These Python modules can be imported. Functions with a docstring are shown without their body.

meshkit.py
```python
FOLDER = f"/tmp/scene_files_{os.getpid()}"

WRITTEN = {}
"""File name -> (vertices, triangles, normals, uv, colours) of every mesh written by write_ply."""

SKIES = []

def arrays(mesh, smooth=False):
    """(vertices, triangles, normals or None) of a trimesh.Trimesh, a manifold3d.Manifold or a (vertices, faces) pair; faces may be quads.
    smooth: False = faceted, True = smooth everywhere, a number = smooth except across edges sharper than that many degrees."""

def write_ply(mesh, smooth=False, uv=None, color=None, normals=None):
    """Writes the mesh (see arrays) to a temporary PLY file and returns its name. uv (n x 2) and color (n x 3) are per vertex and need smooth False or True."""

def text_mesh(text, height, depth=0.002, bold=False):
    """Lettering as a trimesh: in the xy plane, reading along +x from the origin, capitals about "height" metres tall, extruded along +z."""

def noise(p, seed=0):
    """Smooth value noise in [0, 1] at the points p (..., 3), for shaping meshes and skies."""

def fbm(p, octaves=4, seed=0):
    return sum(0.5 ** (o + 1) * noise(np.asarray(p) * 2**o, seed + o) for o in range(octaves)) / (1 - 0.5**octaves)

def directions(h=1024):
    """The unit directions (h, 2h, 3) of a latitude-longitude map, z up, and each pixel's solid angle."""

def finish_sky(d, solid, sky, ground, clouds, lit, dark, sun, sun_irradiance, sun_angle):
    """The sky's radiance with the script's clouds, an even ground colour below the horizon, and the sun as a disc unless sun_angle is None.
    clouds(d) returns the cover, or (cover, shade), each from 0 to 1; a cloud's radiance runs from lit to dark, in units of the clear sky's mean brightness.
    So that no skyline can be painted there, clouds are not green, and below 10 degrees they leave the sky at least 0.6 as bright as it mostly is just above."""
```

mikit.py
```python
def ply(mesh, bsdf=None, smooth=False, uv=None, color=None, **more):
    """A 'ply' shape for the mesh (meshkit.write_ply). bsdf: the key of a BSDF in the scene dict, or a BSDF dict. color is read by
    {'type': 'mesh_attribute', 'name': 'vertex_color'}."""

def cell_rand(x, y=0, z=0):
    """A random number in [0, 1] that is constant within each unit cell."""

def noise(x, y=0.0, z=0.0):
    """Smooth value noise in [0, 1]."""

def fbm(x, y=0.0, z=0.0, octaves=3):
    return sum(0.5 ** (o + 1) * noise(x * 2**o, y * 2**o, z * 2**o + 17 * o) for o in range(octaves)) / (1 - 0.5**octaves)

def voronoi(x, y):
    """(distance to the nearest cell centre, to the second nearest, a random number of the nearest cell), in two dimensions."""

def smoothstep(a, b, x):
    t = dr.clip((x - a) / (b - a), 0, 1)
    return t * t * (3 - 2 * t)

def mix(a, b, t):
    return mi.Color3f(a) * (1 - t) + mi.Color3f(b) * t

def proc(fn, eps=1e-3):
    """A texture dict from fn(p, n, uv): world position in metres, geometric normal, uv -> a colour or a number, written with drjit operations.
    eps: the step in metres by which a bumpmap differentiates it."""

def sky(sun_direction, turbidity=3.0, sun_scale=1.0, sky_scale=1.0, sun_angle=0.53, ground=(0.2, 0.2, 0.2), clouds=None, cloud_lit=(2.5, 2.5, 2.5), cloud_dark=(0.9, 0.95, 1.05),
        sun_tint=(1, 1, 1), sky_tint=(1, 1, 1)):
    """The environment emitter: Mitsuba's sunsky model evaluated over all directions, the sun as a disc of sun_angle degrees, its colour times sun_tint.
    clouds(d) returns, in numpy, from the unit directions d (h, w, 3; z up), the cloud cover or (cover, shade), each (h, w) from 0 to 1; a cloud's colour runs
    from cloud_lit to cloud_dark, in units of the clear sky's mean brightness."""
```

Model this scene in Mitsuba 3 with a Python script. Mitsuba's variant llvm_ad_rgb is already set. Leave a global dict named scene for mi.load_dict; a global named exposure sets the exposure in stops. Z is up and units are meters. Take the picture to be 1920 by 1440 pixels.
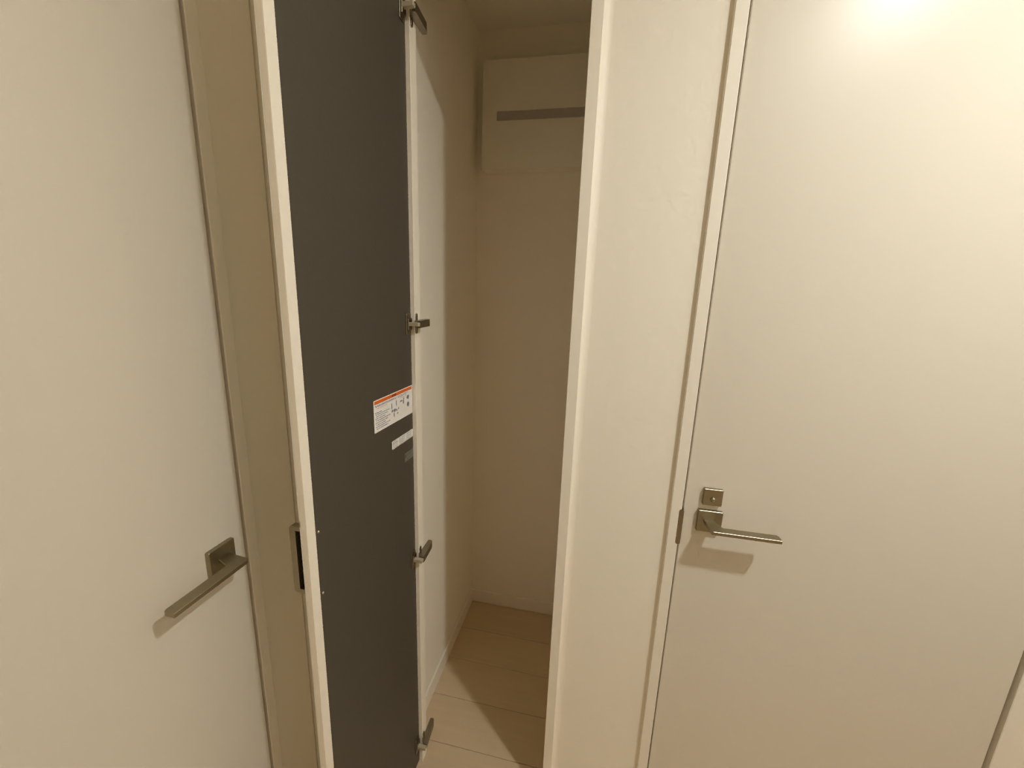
import math
import numpy as np
import trimesh
import drjit as dr
import mitsuba as mi
import mikit
from shapely.geometry import Polygon, box as sbox
from mikit import proc, noise, fbm, cell_rand, smoothstep, mix

T = mi.ScalarTransform4f
scene, labels = {}, {}

# ------------------------------------------------------------------ camera
EYE = np.array([0.0, 0.0, 1.43])
FOCAL, YAW, PITCH, ROLL = 768.51, 0.200425, 0.217786, 0.034047       # focal length in pixels of a 1920 wide frame


def camera_axes():
    cy, sy, cp, sp = math.cos(YAW), math.sin(YAW), math.cos(PITCH), math.sin(PITCH)
    fwd = np.array([-sy * cp, cy * cp, -sp])
    right = np.array([cy, sy, 0.0])
    up = np.cross(right, fwd)
    return fwd, -right * math.sin(ROLL) + up * math.cos(ROLL)


_fwd, _up = camera_axes()
scene['camera'] = {'type': 'perspective', 'fov': math.degrees(2 * math.atan(960 / FOCAL)), 'fov_axis': 'x', 'near_clip': 0.01, 'far_clip': 50.0,
                   'to_world': T().look_at(origin=EYE.tolist(), target=(EYE + _fwd).tolist(), up=_up.tolist())}

# ------------------------------------------------------------------ light: one warm recessed downlight of the hall
LAMP = (0.85, 0.155, 2.45)
LAMP_RADIUS = 0.042
LAMP_COLOR = np.array([1.0, 1.035, 1.0]) * 1180.0
LAMP_RECESS = 0.005
exposure = 0.0


# ------------------------------------------------------------------ materials
def lin(r, g, b):
    return [((c / 255) / 12.92 if c / 255 <= 0.04045 else ((c / 255 + 0.055) / 1.055) ** 2.4) for c in (r, g, b)]


def principled(color, rough=0.5, spec=0.5, **more):
    color = color if isinstance(color, dict) else {'type': 'rgb', 'value': list(color)}
    return {'type': 'principled', 'base_color': color, 'roughness': rough, 'specular': spec, **more}


def mat(key, bsdf, bump=None, scale=1.0):
    if bump is not None:
        bsdf = {'type': 'bumpmap', 'arbitrary': bump, 'scale': scale, 'nested': bsdf}
    scene[key] = {'type': 'twosided', 'nested': bsdf}


def wallpaper_relief(p, n, uv):
    return 0.65 * noise(p.x * 170 + p.y * 31, p.z * 170, p.y * 170) + 0.35 * noise(p.x * 420, p.z * 420, p.y * 420)


mat('wallpaper', principled([0.81, 0.760, 0.668], 0.75, 0.25), proc(wallpaper_relief, 8e-4), 0.0008)
mat('door_paint', principled([0.665, 0.614, 0.533], 0.34, 0.38))
mat('casing_paint', principled([0.80, 0.75, 0.668], 0.45, 0.4))
mat('edge_laminate', principled([0.80, 0.745, 0.655], 0.5, 0.4))
mat('ceiling_paint', principled([0.77, 0.73, 0.65], 0.8, 0.2))
mat('baffle', principled([0.18, 0.18, 0.18], 0.5, 0.4))
mat('dark_sheet', principled(proc(lambda p, n, uv: mix((0.066, 0.057, 0.044), (0.070, 0.061, 0.047), noise(p.y * 300, p.z * 300))), 0.5, 0.35))
mat('nickel', principled(proc(lambda p, n, uv: mix((0.32, 0.275, 0.185), (0.38, 0.33, 0.23), noise(p.x * 30 + p.y * 30, p.y * 25, p.z * 1500))), 0.40, 0.5, metallic=1.0))
mat('bright_nickel', principled([0.62, 0.58, 0.50], 0.25, 0.5, metallic=1.0))
mat('pale_steel', principled([0.52, 0.47, 0.36], 0.5, 0.5, metallic=0.4))
mat('hinge_steel', principled([0.30, 0.26, 0.20], 0.35, 0.5, metallic=1.0))
mat('dark_recess', principled([0.02, 0.014, 0.009], 0.7, 0.2))
mat('mirror_glass', principled([0.85, 0.87, 0.86], 0.03, 0.5, metallic=1.0))
mat('white_plastic', principled([0.77, 0.73, 0.64], 0.4, 0.45))
mat('smoked_plastic', principled([0.42, 0.38, 0.36], 0.25, 0.5))
mat('label_paper', principled([0.80, 0.78, 0.76], 0.45, 0.4))
mat('label_grey', principled([0.15, 0.15, 0.135], 0.4, 0.4))
mat('orange_ink', principled([0.72, 0.13, 0.02], 0.5, 0.3))
mat('blue_ink', principled([0.17, 0.17, 0.26], 0.5, 0.3))
mat('black_ink', principled([0.05, 0.045, 0.05], 0.5, 0.3))
mat('red_ink', principled([0.62, 0.28, 0.24], 0.5, 0.3))


def oak(p, n, uv):
    row = dr.floor((p.y - 0.987) / 0.155)
    tone = cell_rand(row, 3, 7)
    grain = fbm(p.x * 4 + row * 3.7, p.y * 60, row, 3)
    fine = noise(p.x * 14, p.y * 260, row)
    c = mix((0.565, 0.425, 0.275), (0.61, 0.47, 0.315), grain * 0.75 + fine * 0.25)
    return c * (0.96 + 0.07 * tone)


mat('oak_floor', principled(proc(oak), 0.42, 0.4))
mat('subfloor', principled([0.10, 0.07, 0.045], 0.8, 0.2))
mat('lamp_ring', principled([0.8, 0.8, 0.78], 0.4, 0.4))


# ------------------------------------------------------------------ mesh helpers
def tri(v, f):
    return trimesh.Trimesh(np.asarray(v, float), np.asarray(f, int), process=False)


def rbox(x0, x1, y0, y1, z0, z1, c=0.0):
    """A box with every edge chamfered by c."""
    if c <= 0:
        m = trimesh.creation.box((x1 - x0, y1 - y0, z1 - z0))
        m.apply_translation(((x0 + x1) / 2, (y0 + y1) / 2, (z0 + z1) / 2))
        return m
    pts = []
    for sx in (0, 1):
        for sy in (0, 1):
            for sz in (0, 1):
                p = np.array([x1 if sx else x0, y1 if sy else y0, z1 if sz else z0])
                q = np.array([-c if sx else c, -c if sy else c, -c if sz else c])
                for k in range(3):
                    w = p + q
                    w[k] = p[k]
                    pts.append(w)
    return trimesh.convex.convex_hull(np.array(pts))


def prism(poly, h0, h1):
    """A polygon (x, y) extruded from h0 to h1 along z."""
    m = trimesh.creation.extrude_polygon(poly if hasattr(poly, 'exterior') else Polygon(poly), h1 - h0, engine='earcut')
    m.apply_translation((0, 0, h0))
    return m


def chamfer_prism(poly, h0, h1, c):
    """Extruded polygon with its top and bottom rims bevelled by c (polygon need not be convex)."""
    import manifold3d as m3
    inner = poly.buffer(-c, join_style=2)
    parts = []

    def ring(p):
        return np.array(p.exterior.coords)[:-1]

    a, b = ring(poly), ring(inner)
    if len(a) != len(b):
        return prism(poly, h0, h1)
    # match ring starts
    k = int(np.argmin(np.linalg.norm(b - a[0], axis=1)))
    b = np.roll(b, -k, axis=0)
    if Polygon(a).exterior.is_ccw != Polygon(b).exterior.is_ccw:
        b = np.roll(b[::-1], 1, axis=0)
    n = len(a)
    v = np.vstack([np.c_[b, np.full(n, h0)], np.c_[a, np.full(n, h0 + c)], np.c_[a, np.full(n, h1 - c)], np.c_[b, np.full(n, h1)]])
    i = np.arange(n)
    j = (i + 1) % n
    f = []
    for r in range(3):
        f.append(np.stack([r * n + i, r * n + j, (r + 1) * n + j], 1))
        f.append(np.stack([r * n + i, (r + 1) * n + j, (r + 1) * n + i], 1))
    tv, tf = trimesh.creation.triangulate_polygon(Polygon(b), engine='earcut')
    idx = np.array([int(np.argmin(np.linalg.norm(b - q, axis=1))) for q in tv])
    f.append(idx[tf][:, ::-1])
    f.append(idx[tf] + 3 * n)
    m = tri(v, np.vstack(f))
    trimesh.repair.fix_normals(m)
    return m


def rounded_rect(x0, x1, y0, y1, r, n=5):
    pts = []
    for cx, cy, a0 in ((x1 - r, y1 - r, 0), (x0 + r, y1 - r, 90), (x0 + r, y0 + r, 180), (x1 - r, y0 + r, 270)):
        for k in range(n + 1):
            a = math.radians(a0 + 90 * k / n)
            pts.append((cx + r * math.cos(a), cy + r * math.sin(a)))
    return Polygon(pts)


def frame(m, origin, ax, ay, az):
    """Map a mesh from local axes (x, y, z) to the given world directions; keeps the winding outward."""
    m = m.copy()
    A = np.stack([ax, ay, az], 1).astype(float)
    v = np.array(m.vertices) @ A.T + np.asarray(origin, float)
    f = np.array(m.faces)
    if np.linalg.det(A) < 0:
        f = f[:, ::-1]
    return tri(v, f)


def join(*ms):
    return trimesh.util.concatenate(list(ms))


_count = {}


def numbered(base):
    n = _count.get(base, 0)
    _count[base] = n + 1
    return base if n == 0 else f'{base}_{n:03d}'


def obj(name, mesh, material, parent=None, smooth=False, label=None, **more):
    key = numbered(name if parent is None else f'{parent}__{name}')
    scene[key] = mikit.ply(mesh, material, smooth=smooth, **more)
    if label:
        labels.setdefault(key, {})['label'] = label
    return key


def struct(name, mesh, material, label=None, smooth=False, category=None):
    k = obj(name, mesh, material, smooth=smooth)
    labels[k] = {'kind': 'structure'}
    if label:
        labels[k]['label'] = label
    if category:
        labels[k]['category'] = category
    return k


X, Y, Z = np.eye(3)

# ------------------------------------------------------------------ dimensions (metres)
WALL_LEFT = -0.645        # face of the left wall
WALL_FRONT = 0.925        # face of the wall with the closet and the right door
CEIL = 2.45
CLOSET_L, CLOSET_R, CLOSET_B, CLOSET_CEIL = -0.491, -0.022, 1.62, 2.33
HEAD = 2.097              # underside of the closet's head
ROOM_R, ROOM_B = 1.15, -2.60
DOOR_H = 2.075

# ------------------------------------------------------------------ floor, ceiling, walls
fl = struct('floor', rbox(-0.80, 1.30, -2.75, 1.75, -0.12, -0.012), 'subfloor', 'pale oak plank floor running from the hall into the open closet', category='floor')
row0 = -25
for r in range(row0, 6):
    y0 = 0.987 + 0.155 * r
    off = (0.05, 0.30, 0.38)[r % 3]
    cells = sorted({-0.80, 1.30} | {round(off + k * 0.909, 4) for k in range(-2, 3) if -0.75 < off + k * 0.909 < 1.5})
    if y0 > 1.72 or y0 + 0.155 < -2.7:
        continue
    for a, b in zip(cells[:-1], cells[1:]):
        obj('plank', rbox(a + 0.0003, b - 0.0003, y0 + 0.0006, y0 + 0.1544, -0.012, 0.0, 0.0015), 'oak_floor', fl)

LAMP_HOLE = [(LAMP[0] + (LAMP_RADIUS + 0.004) * math.cos(t), LAMP[1] + (LAMP_RADIUS + 0.004) * math.sin(t)) for t in np.linspace(0, 2 * np.pi, 48, endpoint=False)]
struct('ceiling', prism(sbox(-0.80, -2.75, 1.30, WALL_FRONT + 0.01).difference(Polygon(LAMP_HOLE)), CEIL, CEIL + 0.06), 'ceiling_paint', 'plain off-white ceiling of the hall', category='ceiling')

LD0, LD1 = -0.105, 0.596                    # left door leaf along y
RD0, RD1 = 0.2235, 0.917                    # right door leaf along x
WALL_L2 = WALL_LEFT - 0.0085            # wall surface beside the casing, set back from the door's face
BLOCK_Y, BLOCK_X = 0.7452, -0.478           # pier between the left wall and the closet
struct('wall_left', join(rbox(-0.76, WALL_L2, LD1 + 0.027, 0.7424, 0, CEIL),
                         rbox(-0.76, WALL_L2, ROOM_B, LD0 - 0.029, 0, CEIL),
                         rbox(-0.76, WALL_L2, LD0 - 0.029, LD1 + 0.027, DOOR_H + 0.029, CEIL)), 'wallpaper', 'cream wall around the left door', category='wall')
struct('wall_pier', join(rbox(-0.76, BLOCK_X, BLOCK_Y, 0.905, 0, CEIL, 0.002), rbox(-0.76, BLOCK_X - 0.012, 0.90, WALL_FRONT + 0.02, 0, CEIL)), 'wallpaper', 'narrow cream wall pier behind the open closet door', category='wall')
struct('wall_front', join(rbox(-0.030, 0.1975, WALL_FRONT, WALL_FRONT + 0.085, 0, CEIL),
                          rbox(-0.49, -0.030, WALL_FRONT, WALL_FRONT + 0.085, HEAD + 0.022, CEIL),
                          rbox(0.1975, 0.945, WALL_FRONT, WALL_FRONT + 0.085, DOOR_H + 0.034, CEIL),
                          rbox(0.945, ROOM_R + 0.05, WALL_FRONT, WALL_FRONT + 0.085, 0, CEIL)), 'wallpaper', 'cream textured wall between the closet and the right door', category='wall')
struct('wall_right', rbox(ROOM_R, ROOM_R + 0.08, ROOM_B, WALL_FRONT, 0, CEIL), 'wallpaper', 'cream wall at the right end of the hall', category='wall')
struct('wall_back', rbox(-0.80, ROOM_R + 0.08, ROOM_B - 0.08, ROOM_B, 0, CEIL), 'wallpaper', 'cream wall of the hall facing the closet', category='wall')

struct('wall_closet_left', rbox(CLOSET_L - 0.08, CLOSET_L, 0.945, CLOSET_B + 0.06, 0, CLOSET_CEIL + 0.05), 'wallpaper', 'left side wall inside the closet', category='wall')
struct('wall_closet_back', rbox(CLOSET_L, CLOSET_R, CLOSET_B, CLOSET_B + 0.06, 0, CLOSET_CEIL + 0.05), 'wallpaper', 'rear wall inside the closet', category='wall')
struct('wall_closet_right', rbox(CLOSET_R, CLOSET_R + 0.06, WALL_FRONT + 0.085, CLOSET_B + 0.06, 0, CLOSET_CEIL + 0.05), 'wallpaper', 'right side wall inside the closet', category='wall')
struct('ceiling_closet', rbox(CLOSET_L, CLOSET_R, WALL_FRONT + 0.085, CLOSET_B, CLOSET_CEIL, CLOSET_CEIL + 0.05), 'ceiling_paint', 'ceiling inside the closet', category='ceiling')


def skirting(x0, x1, y0, y1):
    return rbox(x0, x1, y0, y1, 0.0, 0.062, 0.0015)


struct('baseboard_closet_back', skirting(CLOSET_L, CLOSET_R, CLOSET_B - 0.008, CLOSET_B), 'casing_paint', 'white baseboard along the rear wall of the closet', category='baseboard')
struct('baseboard_closet_left', skirting(CLOSET_L, CLOSET_L + 0.008, 0.952, CLOSET_B - 0.008), 'casing_paint', 'white baseboard along the left wall of the closet', category='baseboard')
struct('baseboard_closet_right', skirting(CLOSET_R - 0.008, CLOSET_R, WALL_FRONT + 0.087, CLOSET_B - 0.008), 'casing_paint', 'white baseboard along the right wall of the closet', category='baseboard')
struct('baseboard_front', skirting(-0.0235, 0.194, WALL_FRONT - 0.008, WALL_FRONT), 'casing_paint', 'white baseboard between the closet and the right door', category='baseboard')
struct('baseboard_front', skirting(0.948, ROOM_R, WALL_FRONT - 0.008, WALL_FRONT), 'casing_paint', 'white baseboard to the right of the right door', category='baseboard')
struct('baseboard_left', skirting(WALL_L2, WALL_L2 + 0.008, 0.6255, 0.742), 'casing_paint', 'white baseboard to the right of the left door', category='baseboard')
struct('baseboard_left', skirting(WALL_L2, WALL_L2 + 0.008, ROOM_B, LD0 - 0.031), 'casing_paint', 'white baseboard to the left of the left door', category='baseboard')

# ------------------------------------------------------------------ closet frame (trim_1): right post with a sloped outer edge, head, left jamb
post = prism(Polygon([(-0.0578, 0.9125), (-0.0570, 0.9117), (-0.0348, 0.9117), (-0.0340, 0.9121), (-0.0310, 0.9165), (-0.0280, 0.9203), (-0.0240, 0.9232), (-0.0190, 0.9247), (-0.0140, WALL_FRONT + 0.0003), (-0.0140, WALL_FRONT + 0.004), (-0.0290, WALL_FRONT + 0.004), (-0.030, 1.012), (-0.0578, 1.012)]), 0.0, HEAD + 0.024)
t1 = struct('trim_1', post, 'edge_laminate', 'cream closet frame around the open closet', category='door frame', smooth=32)
head = frame(prism(Polygon([(0.9117, HEAD), (0.9117, HEAD + 0.0225), (WALL_FRONT, HEAD + 0.0325), (1.012, HEAD + 0.03), (1.012, HEAD)]), -0.49, -0.0579), (0, 0, 0), Y, Z, X)
obj('head', head, 'edge_laminate', t1)
obj('jamb', rbox(-0.489, -0.429, 0.9205, 0.951, 0.0, HEAD, 0.0008), 'edge_laminate', t1)


# ------------------------------------------------------------------ room doors
def lever_set(parent, origin, along, out, lock=False):
    """Square rose, flat L-shaped lever; local x along the lever, local y out of the door, z up."""
    def put(m):
        return frame(m, origin, along, out, Z)

    h = obj('door_handle', put(frame(chamfer_prism(rounded_rect(-0.026, 0.026, -0.026, 0.026, 0.0022, 3), 0.0, 0.0095, 0.0011), (0, 0, 0), X, Z, Y)), 'nickel', parent,
            label='satin nickel lever handle on a square rose')
    TR = 0.0065
    tip = [(0.1300 - TR + TR * math.sin(math.radians(a)), 0.0360 + TR - TR * math.cos(math.radians(a))) for a in np.linspace(0, 90, 9)]
    plan = Polygon([(-0.0125, 0.0085), (0.0095, 0.0085), (0.0185, 0.0325), (0.0200, 0.0348), (0.0225, 0.0360)] + tip +
                   [(0.1300, 0.0572), (0.1292, 0.0580), (-0.0030, 0.0580), (-0.0050, 0.0573), (-0.0064, 0.0559), (-0.0072, 0.0540)])
    obj('lever', put(chamfer_prism(plan, -0.0040, 0.0042, 0.0009)), 'nickel', h)
    if lock:
        k = obj('lock_plate', put(frame(chamfer_prism(rounded_rect(-0.0200, 0.0200, 0.0395, 0.0785, 0.0015, 2), 0.0, 0.0090, 0.0010), (0, 0, 0), X, Z, Y)), 'nickel', parent,
                label='small square lock plate with a round emergency release button')
        prof = np.array([[0, 0.0142], [0.0020, 0.0139], [0.0038, 0.0130], [0.0050, 0.0117], [0.0057, 0.0100], [0.0060, 0.0080], [0, 0.0080]])
        b = trimesh.creation.revolve(prof, sections=24)
        obj('release_button', put(frame(b, (0.0005, 0, 0.0545), X, Z, Y)), 'nickel', k, smooth=40)
    return h


# right door
LEV_Z = 0.9425
d2 = struct('door_2', rbox(RD0, RD1, 0.9200, 0.9540, 0.006, DOOR_H, 0.0012), 'door_paint', 'plain cream flush door at the right with a lever handle and lock plate', category='door')
lever_set(d2, (0.2790, 0.9200, LEV_Z), X, -Y, lock=True)
# left door
d1 = struct('door_1', rbox(-0.6790, WALL_LEFT + 0.0020, LD0, LD1 - 0.0012, 0.006, DOOR_H, 0.0012), 'door_paint', 'plain cream flush door at the left edge with a lever handle', category='door')
lever_set(d1, (WALL_LEFT + 0.0020, 0.5400, LEV_Z), -Y, X)


def casing(run0, run1, face, back, lo, hi, bevel):
    """profile (run, depth) of a casing; run across its width, depth from the back to the face."""
    return Polygon([(run0, back), (run1, back), (run1, face + bevel), (run1 - bevel, face), (run0 + bevel, face), (run0, face + bevel)])


# casing of the right door (trim_3): profile in x, y
c = WALL_FRONT - 0.010
t3 = struct('trim_3', prism(casing(0.1950, 0.2192, c, 0.9860, 0, 0, 0.0012), 0, DOOR_H + 0.004), 'casing_paint', 'cream casing around the right door', category='door frame')
obj('post', prism(casing(0.9250, 0.9480, c, 0.9860, 0, 0, 0.0012), 0, DOOR_H + 0.004), 'casing_paint', t3)
obj('head', rbox(0.1950, 0.9480, c, 0.9860, DOOR_H + 0.004, DOOR_H + 0.030, 0.0012), 'casing_paint', t3)
obj('stop', join(rbox(0.2185, 0.2325, 0.9560, 0.9860, 0, DOOR_H + 0.004), rbox(0.9080, 0.9255, 0.9560, 0.9860, 0, DOOR_H + 0.004), rbox(0.2325, 0.908, 0.956, 0.986, DOOR_H - 0.008, DOOR_H + 0.004)), 'dark_recess', t3, label='dark rubber seal behind the door gap')
# strike lip wrapped round the casing edge beside the lock
sp = join(frame(prism(rounded_rect(0.874, 0.962, -0.0052, 0.0052, 0.0048, 5), 0, 0.0007), (0.2190, c - 0.0003, 0), Z, X, Y), rbox(0.2190, 0.2203, c, 0.945, 0.874, 0.962))
obj('strike_plate', sp, 'hinge_steel', t3, label='dark steel strike plate on the casing edge')

# casing of the left door (trim_2): runs along y, protrudes in +x
cl = WALL_LEFT + 0.0035


def left_post(y0, y1):
    return frame(prism(Polygon([(y0, -0.695), (y1, -0.695), (y1, cl - 0.003), (y1 - 0.0008, cl - 0.0012), (y1 - 0.003, cl), (y0 + 0.0012, cl), (y0, cl - 0.0012)]), 0, DOOR_H + 0.004), (0, 0, 0), Y, X, Z)


t2 = struct('trim_2', left_post(LD1 + 0.0045, LD1 + 0.0285), 'casing_paint', 'cream casing around the left door', category='door frame')
obj('post', left_post(LD0 - 0.030, LD0 - 0.0050), 'casing_paint', t2)
obj('head', rbox(-0.695, cl, LD0 - 0.030, LD1 + 0.0285, DOOR_H + 0.004, DOOR_H + 0.030, 0.0012), 'casing_paint', t2)
obj('stop', join(rbox(-0.700, -0.681, LD1 - 0.012, LD1 + 0.006, 0, DOOR_H + 0.004), rbox(-0.700, -0.681, LD0 - 0.006, LD0 + 0.012, 0, DOOR_H + 0.004)), 'dark_recess', t2, label='dark rubber seal behind the door gap')

# ------------------------------------------------------------------ open closet door, hinged at the left jamb
ANG = math.radians(2.0)
HINGE = np.array([-0.4385, 0.9180, 0.0])
S = np.array([-math.sin(ANG), -math.cos(ANG), 0.0])       # along the leaf from the hinge edge to the free edge
N = np.array([math.cos(ANG), -math.sin(ANG), 0.0])        # out of the dark inner face
LEAF_W, LEAF_T, LEAF_B, LEAF_TOP = 0.3820, 0.0150, 0.010, 2.088


def on_leaf(m):                 # local (s, n, z)
    return frame(m, HINGE, S, N, Z)


cd = 'closet_door'
labels[cd] = {'label': 'narrow closet door standing open, dark grey inner face with cream edge and warning stickers', 'category': 'door'}
obj('leaf', on_leaf(rbox(0.0, LEAF_W, -LEAF_T + 0.003, -0.0006, LEAF_B, LEAF_TOP, 0.0007)), 'edge_laminate', cd)
obj('inner_sheet', on_leaf(rbox(0.0002, LEAF_W - 0.0205, -0.0010, 0.0, LEAF_B + 0.0005, LEAF_TOP - 0.0005)), 'dark_sheet', cd, label='dark grey sheet covering the inner face')
obj('edge_strip', on_leaf(rbox(LEAF_W - 0.0203, LEAF_W, -0.0010, 0.0002, LEAF_B, LEAF_TOP, 0.0003)), 'edge_laminate', cd, label='cream strip along the free edge')
obj('mirror', on_leaf(rbox(0.001, LEAF_W - 0.001, -LEAF_T, -LEAF_T + 0.003, LEAF_B + 0.001, LEAF_TOP - 0.001, 0.0006)), 'mirror_glass', cd, label='mirror on the outer face')

# bow pull on the outer face, its two screws come through to the inner face
PZ0, PZ1 = 0.8835, 1.0180
ps = LEAF_W - 0.0270
outer = rounded_rect(-0.0400, 0.012, PZ0, PZ1, 0.0065, 5).intersection(sbox(-0.05, PZ0 - 0.1, 0.0, PZ1 + 0.1))
ring = outer.difference(sbox(-0.0275, PZ0 + 0.0085, 0.0, PZ1 - 0.0085))
pull = frame(prism(ring, 0.0, 0.0115), HINGE + S * (ps - 0.0050) - N * LEAF_T, N, Z, S)
pk = obj('pull_handle', pull, 'nickel', cd, label='satin nickel bow pull on the outer face')
obj('web', frame(prism(sbox(-0.0275, PZ0 + 0.0085, -0.0002, PZ1 - 0.0085), 0.0005, 0.0045), HINGE + S * (ps - 0.0050) - N * LEAF_T, N, Z, S), 'dark_recess', pk, label='dark insert inside the pull')
dome = trimesh.creation.revolve(np.array([[0, 0.0022], [0.0012, 0.0020], [0.0022, 0.0014], [0.0028, 0.0004], [0.0028, 0.0], [0, 0.0]]), sections=20)
for z in (1.0116, 0.8885):
    obj('screw', frame(dome, HINGE + S * (LEAF_W - 0.0270) + Z * z, S, Z, N), 'bright_nickel', cd, smooth=40)

# concealed hinges
for z in (1.989, 1.351, 0.724, 0.086):
    fl_ = frame(chamfer_prism(rounded_rect(0.0030, 0.0250, -0.0255, 0.0255, 0.004, 4), 0.0, 0.0024, 0.0006), HINGE + Z * z, S, Z, N)
    cup = on_leaf(prism(rounded_rect(0.0035, 0.0215, 0.0002, 0.0060, 0.0020, 3), z - 0.0135, z + 0.0135))
    hk = obj('hinge', join(fl_, cup), 'hinge_steel', cd, label='steel concealed hinge joining the door to the jamb')
    arm = rbox(-0.4345, -0.4095, 0.8965, 0.9075, z - 0.0046, z + 0.0046, 0.0008)
    obj('arm', arm, 'pale_steel', hk, label='bright hinge link')
    body = frame(prism(Polygon([(0.9215, -0.4288), (0.9080, -0.4170), (0.9080, -0.4105), (0.9160, -0.4100), (0.9740, -0.4140), (0.9840, -0.4180), (0.9840, -0.4288)]), z - 0.0085, z + 0.0085), (0, 0, 0), Y, X, Z)
    wing = frame(chamfer_prism(rounded_rect(0.9225, 0.9325, z - 0.0240, z + 0.0240, 0.004, 4), 0.0, 0.0024, 0.0006), (-0.4292, 0, 0), Y, Z, X)
    obj('mounting_plate', join(body, wing), 'hinge_steel', hk)


# stickers on the inner face
def sticker(s0, s1, z0, z1, t0, t1, r=0.0015):
    return frame(prism(rounded_rect(s0, s1, z0, z1, r, 3), t0, t1), HINGE, S, Z, N)


def flat(rects, t):
    """Printed marks: thin plates of ink in (s, z) rectangles."""
    return join(*[on_leaf(rbox(a, b, t, t + 0.00008, z0, z1)) for a, b, z0, z1 in rects])


T0 = 0.00025
wl = obj('warning_label', sticker(0.0010, 0.1705, 1.1300, 1.2010, 0.00002, T0), 'label_paper', cd, label='white warning sticker with an orange band and small printed figures')
obj('orange_band', flat([(0.004, 0.1675, 1.1915, 1.1988)], T0), 'orange_ink', wl, label='orange heading band')
rng = np.random.default_rng(4)


def words(s_from, s_to, z, h, lo=0.002, hi=0.0075, gap=0.0012):
    """A line of illegible small print from s_from (the reader's left, larger s) down to s_to."""
    out, s = [], s_from
    while s > s_to:
        w = rng.uniform(lo, hi)
        out.append((max(s - w, s_to), s, z - h / 2, z + h / 2))
        s -= w + gap
    return out


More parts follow.
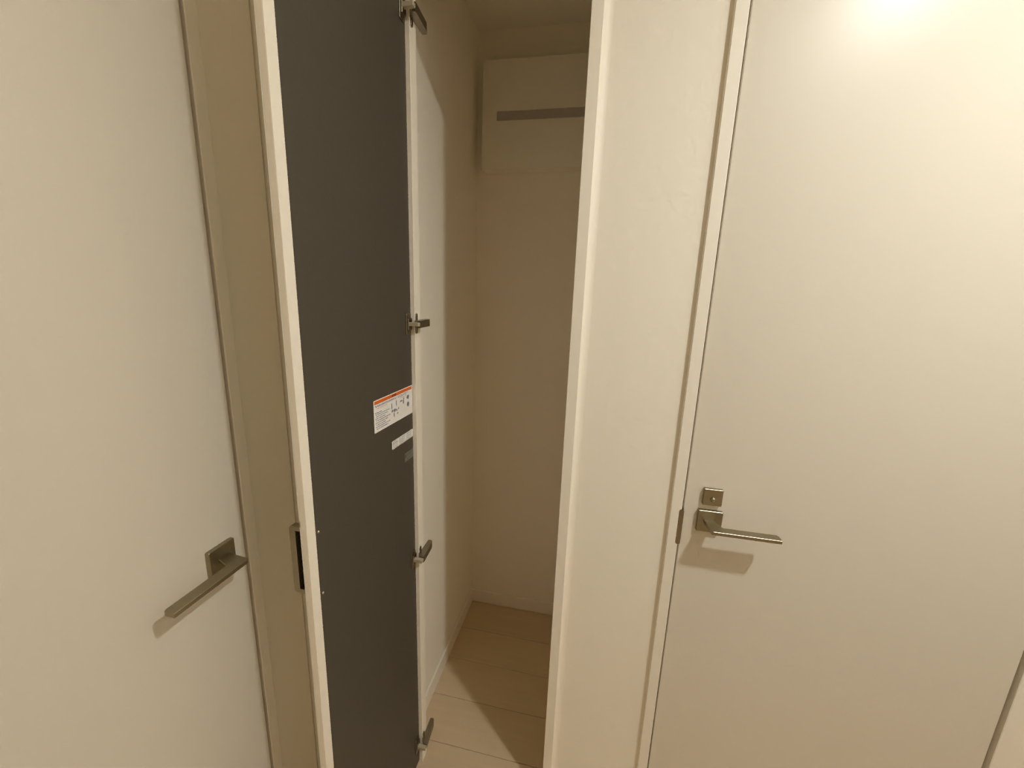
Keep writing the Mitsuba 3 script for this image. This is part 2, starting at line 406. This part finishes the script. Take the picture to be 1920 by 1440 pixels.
TB = T0 + 0.00008
obj('heading', flat([(0.092, 0.0965, 1.1930, 1.1973), (0.0855, 0.0895, 1.1930, 1.1973), (0.0785, 0.0835, 1.1930, 1.1973)], TB), 'black_ink', wl, label='short dark heading on the orange band')
small = words(0.166, 0.085, 1.1882, 0.0016) + words(0.164, 0.078, 1.1858, 0.0015) + words(0.166, 0.140, 1.1728, 0.0018)
for i in range(8):
    small += words(0.165 - 0.003 * (i % 2), 0.106 + 0.010 * (i % 3), 1.1692 - 0.0046 * i, 0.0017)
small += words(0.080, 0.020, 1.1885, 0.0014) + words(0.070, 0.030, 1.1855, 0.0014)
obj('small_print', flat(small, T0), 'blue_ink', wl, label='lines of small blue-grey print')
obj('red_print', flat(words(0.160, 0.118, 1.1818, 0.0013) + words(0.060, 0.030, 1.1822, 0.0013), T0), 'red_ink', wl, label='thin reddish print')


def figure(cs, cz, w, h, n=14):
    a = np.linspace(0, 2 * np.pi, n, endpoint=False)
    return frame(prism(Polygon(np.c_[cs + w * np.cos(a), cz + h * np.sin(a)]), T0, T0 + 0.0001), HINGE, S, Z, N)


figs = [figure(0.0985, 1.1715, 0.0018, 0.0072), figure(0.0780, 1.1745, 0.0018, 0.0072), figure(0.0965, 1.1600, 0.0040, 0.0030), figure(0.0860, 1.1590, 0.0050, 0.0040), figure(0.0770, 1.1580, 0.0025, 0.0030),
        figure(0.0560, 1.1735, 0.0060, 0.0018), figure(0.0450, 1.1700, 0.0030, 0.0060), figure(0.0230, 1.1760, 0.0060, 0.0050), figure(0.0230, 1.1580, 0.0055, 0.0060), figure(0.0890, 1.1490, 0.0020, 0.0060)]
obj('picture', join(*figs), 'blue_ink', wl, label='small printed instruction figures')
obj('picture', join(figure(0.0680, 1.1590, 0.0017, 0.0027), figure(0.0435, 1.1770, 0.0018, 0.0030), figure(0.0730, 1.1490, 0.0030, 0.0018)), 'black_ink', wl, label='small dark printed marks')

nl = obj('notice_label', sticker(0.0010, 0.1025, 1.0680, 1.0880, 0.00002, T0), 'label_paper', cd, label='narrow white sticker with two columns of print')
pr = []
for i in range(5):
    pr += words(0.099, 0.076, 1.0850 - 0.0037 * i, 0.0013 if i != 1 else 0.0020)
    pr += words(0.070, 0.042, 1.0850 - 0.0037 * i, 0.0013) + words(0.036, 0.008, 1.0850 - 0.0037 * i, 0.0013)
obj('small_print', flat(pr, T0), 'blue_ink', nl, label='lines of small print')
gl = obj('grey_label', sticker(0.0010, 0.0445, 1.0140, 1.0360, 0.00002, T0), 'label_grey', cd, label='small dark grey sticker')
obj('mark', flat([(0.0385, 0.0425, 1.0245, 1.0325)], T0), 'black_ink', gl, label='dark mark on the grey sticker')
obj('small_print', flat(words(0.034, 0.006, 1.0315, 0.0014) + words(0.034, 0.010, 1.0275, 0.0014) + words(0.034, 0.012, 1.0200, 0.0012), T0), 'subfloor', gl)

# ------------------------------------------------------------------ distribution board on the closet's rear wall
db = 'distribution_board'
labels[db] = {'label': 'white breaker box with a long grey window, high on the rear wall inside the closet', 'category': 'breaker box'}
BX0, BX1, BZ0, BZ1, BY = -0.4575, -0.0350, 1.866, 2.210, 1.563
WX0, WX1, WZ0, WZ1 = -0.4055, -0.0870, 2.0210, 2.0520
obj('housing', rbox(BX0 + 0.0006, BX1 - 0.0006, BY + 0.0145, CLOSET_B, BZ0 + 0.0006, BZ1 - 0.0006, 0.001), 'white_plastic', db)
cover2d = rounded_rect(BX0, BX1, BZ0, BZ1, 0.003, 4).difference(rounded_rect(WX0, WX1, WZ0, WZ1, 0.0015, 2))
obj('cover', frame(prism(cover2d, 0.0, 0.0135), (0, BY + 0.0135, 0), X, Z, -Y), 'white_plastic', db)
obj('window', rbox(WX0, WX1, BY + 0.0035, BY + 0.0135, WZ0, WZ1, 0.0006), 'smoked_plastic', db, label='long grey window over the breakers')

# ------------------------------------------------------------------ downlight in the hall ceiling (above the frame)
dl = 'downlight'
labels[dl] = {'label': 'round recessed warm downlight in the hall ceiling above the right door', 'category': 'ceiling light'}
R0 = LAMP_RADIUS
ring2 = trimesh.creation.revolve(np.array([[R0, 0.0], [R0, -0.003], [R0 + 0.012, -0.003], [R0 + 0.014, 0.0], [R0, 0.0]]), sections=48)
ring2.apply_translation(LAMP)
obj('trim_ring', ring2, 'lamp_ring', dl, smooth=30)
can = trimesh.creation.revolve(np.array([[R0, -0.001], [R0 + 0.002, -0.001], [R0 + 0.002, LAMP_RECESS + 0.012], [0, LAMP_RECESS + 0.012], [0, LAMP_RECESS + 0.010], [R0, LAMP_RECESS + 0.010], [R0, -0.001]]), sections=48)
can.apply_translation(LAMP)
obj('baffle', can, 'baffle', dl, smooth=30)
a = np.linspace(0, 2 * np.pi, 48, endpoint=False)
dv = np.vstack([[0, 0, 0], np.c_[(R0 - 0.0005) * np.cos(a), (R0 - 0.0005) * np.sin(a), 0 * a]]) + np.array(LAMP) + [0, 0, LAMP_RECESS]
df = np.array([[0, 1 + (k + 1) % 48, 1 + k] for k in range(48)])
scene['downlight__diffuser'] = mikit.ply(tri(dv, df), 'lamp_ring', emitter={'type': 'area', 'radiance': {'type': 'rgb', 'value': LAMP_COLOR.tolist()}})
labels['downlight__diffuser'] = {'label': 'glowing diffuser'}
